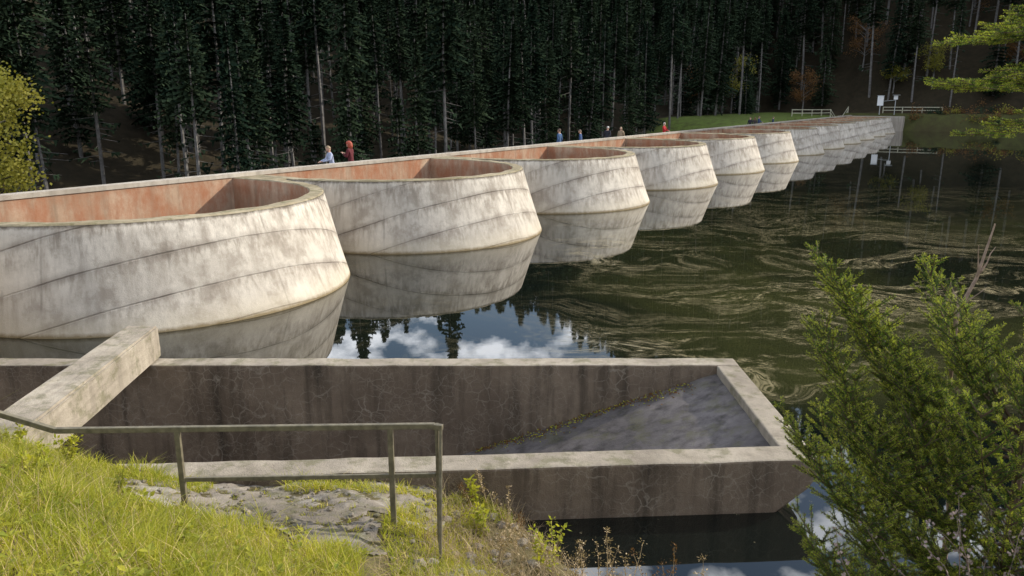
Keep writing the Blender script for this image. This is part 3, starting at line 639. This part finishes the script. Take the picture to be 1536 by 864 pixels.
def person(a,n,face,jcol,hcol,hair='short',lean=0.0,arms='rest',h=1.68,name='person'):
    p=W(a,n,1.5); root=empty(name,tuple(p)); root.rotation_euler=(0,0,face); root.scale=(h/1.7,)*3
    ly=lean; pel=(0,0,.93); sp1=(0,.02+ly*.3,1.12); ch=(0,.0+ly*.7,1.30); nk=(0,ly,1.46); hd=(0,ly*1.1+.01,1.52)
    def armpts(s):
        if arms=='rest': return (s*.26,ly*.6+.12,1.16),(s*.13,ly+.36,1.09)
        if arms=='hold': return (s*.25,ly*.6+.06,1.12),(s*.08,ly+.26,1.25)
        return (s*.25,ly*.5-.04,1.10),(s*.26,ly*.4+.08,.86)
    C=[([(pel,(.155,.11)),(sp1,(.14,.105)),(ch,(.165,.115)),(nk,(.062,.062)),(hd,(.055,.058))],True)]
    for s in (-1,1):
        el,wr=armpts(s)
        C.append(([(ch,.1),((s*.185,ly*.9,1.385),.072),(el,.05),(wr,.034)],False))
        C.append(([(pel,.1),((s*.09,0,.86),.095),((s*.1,.03,.48),.062),((s*.1,-.01,.1),.043),((s*.1,.13,.035),.035)],False))
    me=skin_mesh(C,'body'); MJ=simple('jacket',jcol,.85,.2,.25,25)
    for m in (MJ,M_trou,M_skin): me.materials.append(m)
    for pl in me.polygons:
        c=pl.center; pl.use_smooth=True; pl.material_index=1 if c.z<.88 and abs(c.x)<.22 and c.y<ly+.2 else 0
        if c.z>1.455 and abs(c.x)<.08: pl.material_index=2
    link(bpy.data.objects.new('body',me),root)
    C=[]
    for s in (-1,1):
        el,wr=armpts(s)
        w=Vector(wr); dv=(w-Vector(el)).normalized(); sd=Vector((1,0,0)); sd=(sd-dv*sd.dot(dv)).normalized(); dn=dv.cross(sd); dn=dn if dn.z<0 else -dn
        C.append(([(tuple(w-dv*.02),.026),(tuple(w+dv*.045),(.036,.016)),(tuple(w+dv*.085),(.038,.014))],True))
        for k,(off,L) in enumerate(((-.030,.062),(-.010,.074),(.010,.070),(.029,.056))):
            b=w+dv*.08+sd*off; C.append(([(tuple(b),.0095),(tuple(b+dv*L*.5+dn*.004),.0088),(tuple(b+dv*L*.8+dn*L*.3),.0078),(tuple(b+dv*L*.92+dn*L*.5),.0065)],True))
        b=w+dv*.03-sd*s*.03; C.append(([(tuple(b),.011),(tuple(b+dv*.03-sd*s*.022),.010),(tuple(b+dv*.055-sd*s*.026+dn*.008),.008)],True))
    hm=skin_mesh(C,'hands'); hm.materials.append(M_skin)
    for pl in hm.polygons: pl.use_smooth=True
    link(bpy.data.objects.new('hands',hm),root)
    bm=bmesh.new(); bmesh.ops.create_uvsphere(bm,u_segments=28,v_segments=20,radius=1)
    for v in bm.verts:
        x,y,z=v.co; wx=.076*(1-.22*max(0,-z)); yy=.096*y
        if y>0: yy=.092*y*(1-.12*z*z)
        if y>.85 and abs(x)<.28 and -.42<z<.12: yy+=.024*(1-abs(x)/.28)*(1 if z<-.05 else .5)
        if y>.7 and abs(z+.6)<.12 and abs(x)<.35: yy+=.006
        if y>.7 and .0<z<.28 and .2<abs(x)<.55: yy-=.009
        if abs(x)>.93 and -.35<z<.2: wx*=1.14
        v.co=(x*wx,yy,z*.118)
    me=bpy.data.meshes.new('head'); bm.to_mesh(me); bm.free(); me.materials.append(M_skin)
    ho=bpy.data.objects.new('head',me); link(ho,root); ho.location=(0,ly*1.15+.025,1.60)
    for pl in me.polygons: pl.use_smooth=True
    if lean: ho.rotation_euler=(-.35,0,0)
    mb=MB()
    for s in (-1,1):
        for rr,yy,mi in ((.011,.083,0),(.006,.0925,1)):
            b=Vector((s*.03,yy,.008))
            vs=[b+Vector((rr*math.cos(k*math.pi/4),.0,rr*.6*math.sin(k*math.pi/4))) for k in range(8)]+[b+Vector((0,.005,0))]
            mb.add(vs,[(k,(k+1)%8,8) for k in range(8)],mi)
    mb.box((-.02,.088,-.072),(.02,.0935,-.066),2)
    mb.obj('face_details',[M_white,M_trou,M_lips],ho)
    HM=simple('hair',hcol,.6,.3,.35,60); bm=bmesh.new(); bmesh.ops.create_uvsphere(bm,u_segments=26,v_segments=18,radius=1)
    rr=random.Random(int(a*10)); dele=[]
    for v in bm.verts:
        x,y,z=v.co; k=1+rr.uniform(-.035,.035)
        low=-.25 if hair=='short' else -1
        if (y>.35 and z<.42) or z<low: dele.append(v)
        v.co=(x*.088*k,y*.108*k-.008,z*.128*k+.008)
        if hair=='long' and z<-.1: v.co=(x*.098*k,min(v.co.y,0)*1.05-.02,-.01+z*.26)
        if hair=='big': v.co=(v.co.x*1.35,v.co.y*1.25-.01,v.co.z*1.15-(.05 if z<-.3 else 0))
    bmesh.ops.delete(bm,geom=dele,context='VERTS'); me=bpy.data.meshes.new('hair'); bm.to_mesh(me); bm.free(); me.materials.append(HM)
    for pl in me.polygons: pl.use_smooth=True
    hr=bpy.data.objects.new('hair',me); link(hr,ho); m=hr.modifiers.new('s','SOLIDIFY'); m.thickness=.012
    return root
fn=math.atan2(nx.y,nx.x)-math.pi/2; fa=math.atan2(ax.y,ax.x)-math.pi/2
NW=-23.25
person(23.0,NW,fa+math.pi*.85,(.38,.42,.55),(.30,.22,.14),'short',.12,'rest',1.66,'woman')
person(24.1,NW,fa+math.pi*.6,(.10,.02,.025),(.34,.07,.04),'big',.06,'hold',1.78,'woman')
person(42.3,NW,fn+math.pi,(.05,.10,.20),(.12,.08,.06),'short',.0,'down',1.76,'man')
person(45.2,NW,fn+math.pi+.3,(.05,.09,.20),(.16,.12,.09),'short',.05,'down',1.62,'man')
person(49.1,NW,fa,(.03,.03,.04),(.45,.43,.40),'short',.08,'down',1.72,'man')
person(51.4,NW,fa+math.pi,(.32,.24,.16),(.36,.28,.18),'long',.0,'down',1.62,'woman')
person(59.7,NW,fn,(.42,.03,.035),(.5,.45,.4),'short',.0,'rest',1.74,'man')
person(84.6,NW,fa+math.pi,(.03,.03,.04),(.10,.07,.05),'short',.0,'down',1.72,'man')
person(86.4,NW,fa,(.06,.05,.05),(.16,.09,.05),'long',.0,'down',1.66,'woman')
person(87.9,NW,fn,(.04,.06,.14),(.10,.07,.05),'short',.0,'rest',1.78,'man')
person(94.2,NW,fn+.5,(.05,.07,.12),(.2,.15,.1),'short',.0,'down',1.6,'woman')

# ------------------------------------------------------------------ world, sun, camera
el=math.radians(27.5); S=Vector((.932*math.cos(el),.361*math.cos(el),math.sin(el))).normalized()
w=bpy.data.worlds.new('World'); scene.world=w; w.use_nodes=True; nt=w.node_tree; nt.nodes.clear()
out=nt.nodes.new('ShaderNodeOutputWorld'); bg=nt.nodes.new('ShaderNodeBackground'); bg.inputs[1].default_value=.15
sky=nt.nodes.new('ShaderNodeTexSky'); sky.sky_type='NISHITA'; sky.sun_disc=False; sky.sun_elevation=el; sky.sun_rotation=math.atan2(S.x,S.y)
tcn=nt.nodes.new('ShaderNodeTexCoord'); mp=nt.nodes.new('ShaderNodeMapping'); mp.inputs['Scale'].default_value=(1,1,2.0); nt.links.new(tcn.outputs['Generated'],mp.inputs[0])
nz=nt.nodes.new('ShaderNodeTexNoise'); nz.inputs['Scale'].default_value=9.0; nz.inputs['Detail'].default_value=8; nz.inputs['Roughness'].default_value=.55; nt.links.new(mp.outputs[0],nz.inputs[0])
mr=nt.nodes.new('ShaderNodeMapRange'); mr.inputs[1].default_value=.48; mr.inputs[2].default_value=.60; nt.links.new(nz.outputs[0],mr.inputs[0])
mx=nt.nodes.new('ShaderNodeMix'); mx.data_type='RGBA'; nt.links.new(mr.outputs[0],mx.inputs[0]); nt.links.new(sky.outputs[0],mx.inputs[6]); mx.inputs[7].default_value=(19,19.7,21,1)
nt.links.new(mx.outputs[2],bg.inputs[0]); nt.links.new(bg.outputs[0],out.inputs[0])
sl=bpy.data.lights.new('sun','SUN'); sl.energy=5.0; sl.angle=math.radians(.5); sl.color=(1,.93,.80); so=bpy.data.objects.new('sun',sl); link(so); so.rotation_euler=(-S).to_track_quat('-Z','Y').to_euler(); so.location=(30,10,40)
cam=bpy.data.cameras.new('camera'); cam.sensor_width=36; cam.lens=26.95; cam.clip_end=2000; co=bpy.data.objects.new('camera',cam); link(co)
co.location=(0,0,5); co.rotation_euler=(math.radians(90-13.77),0,0); scene.camera=co
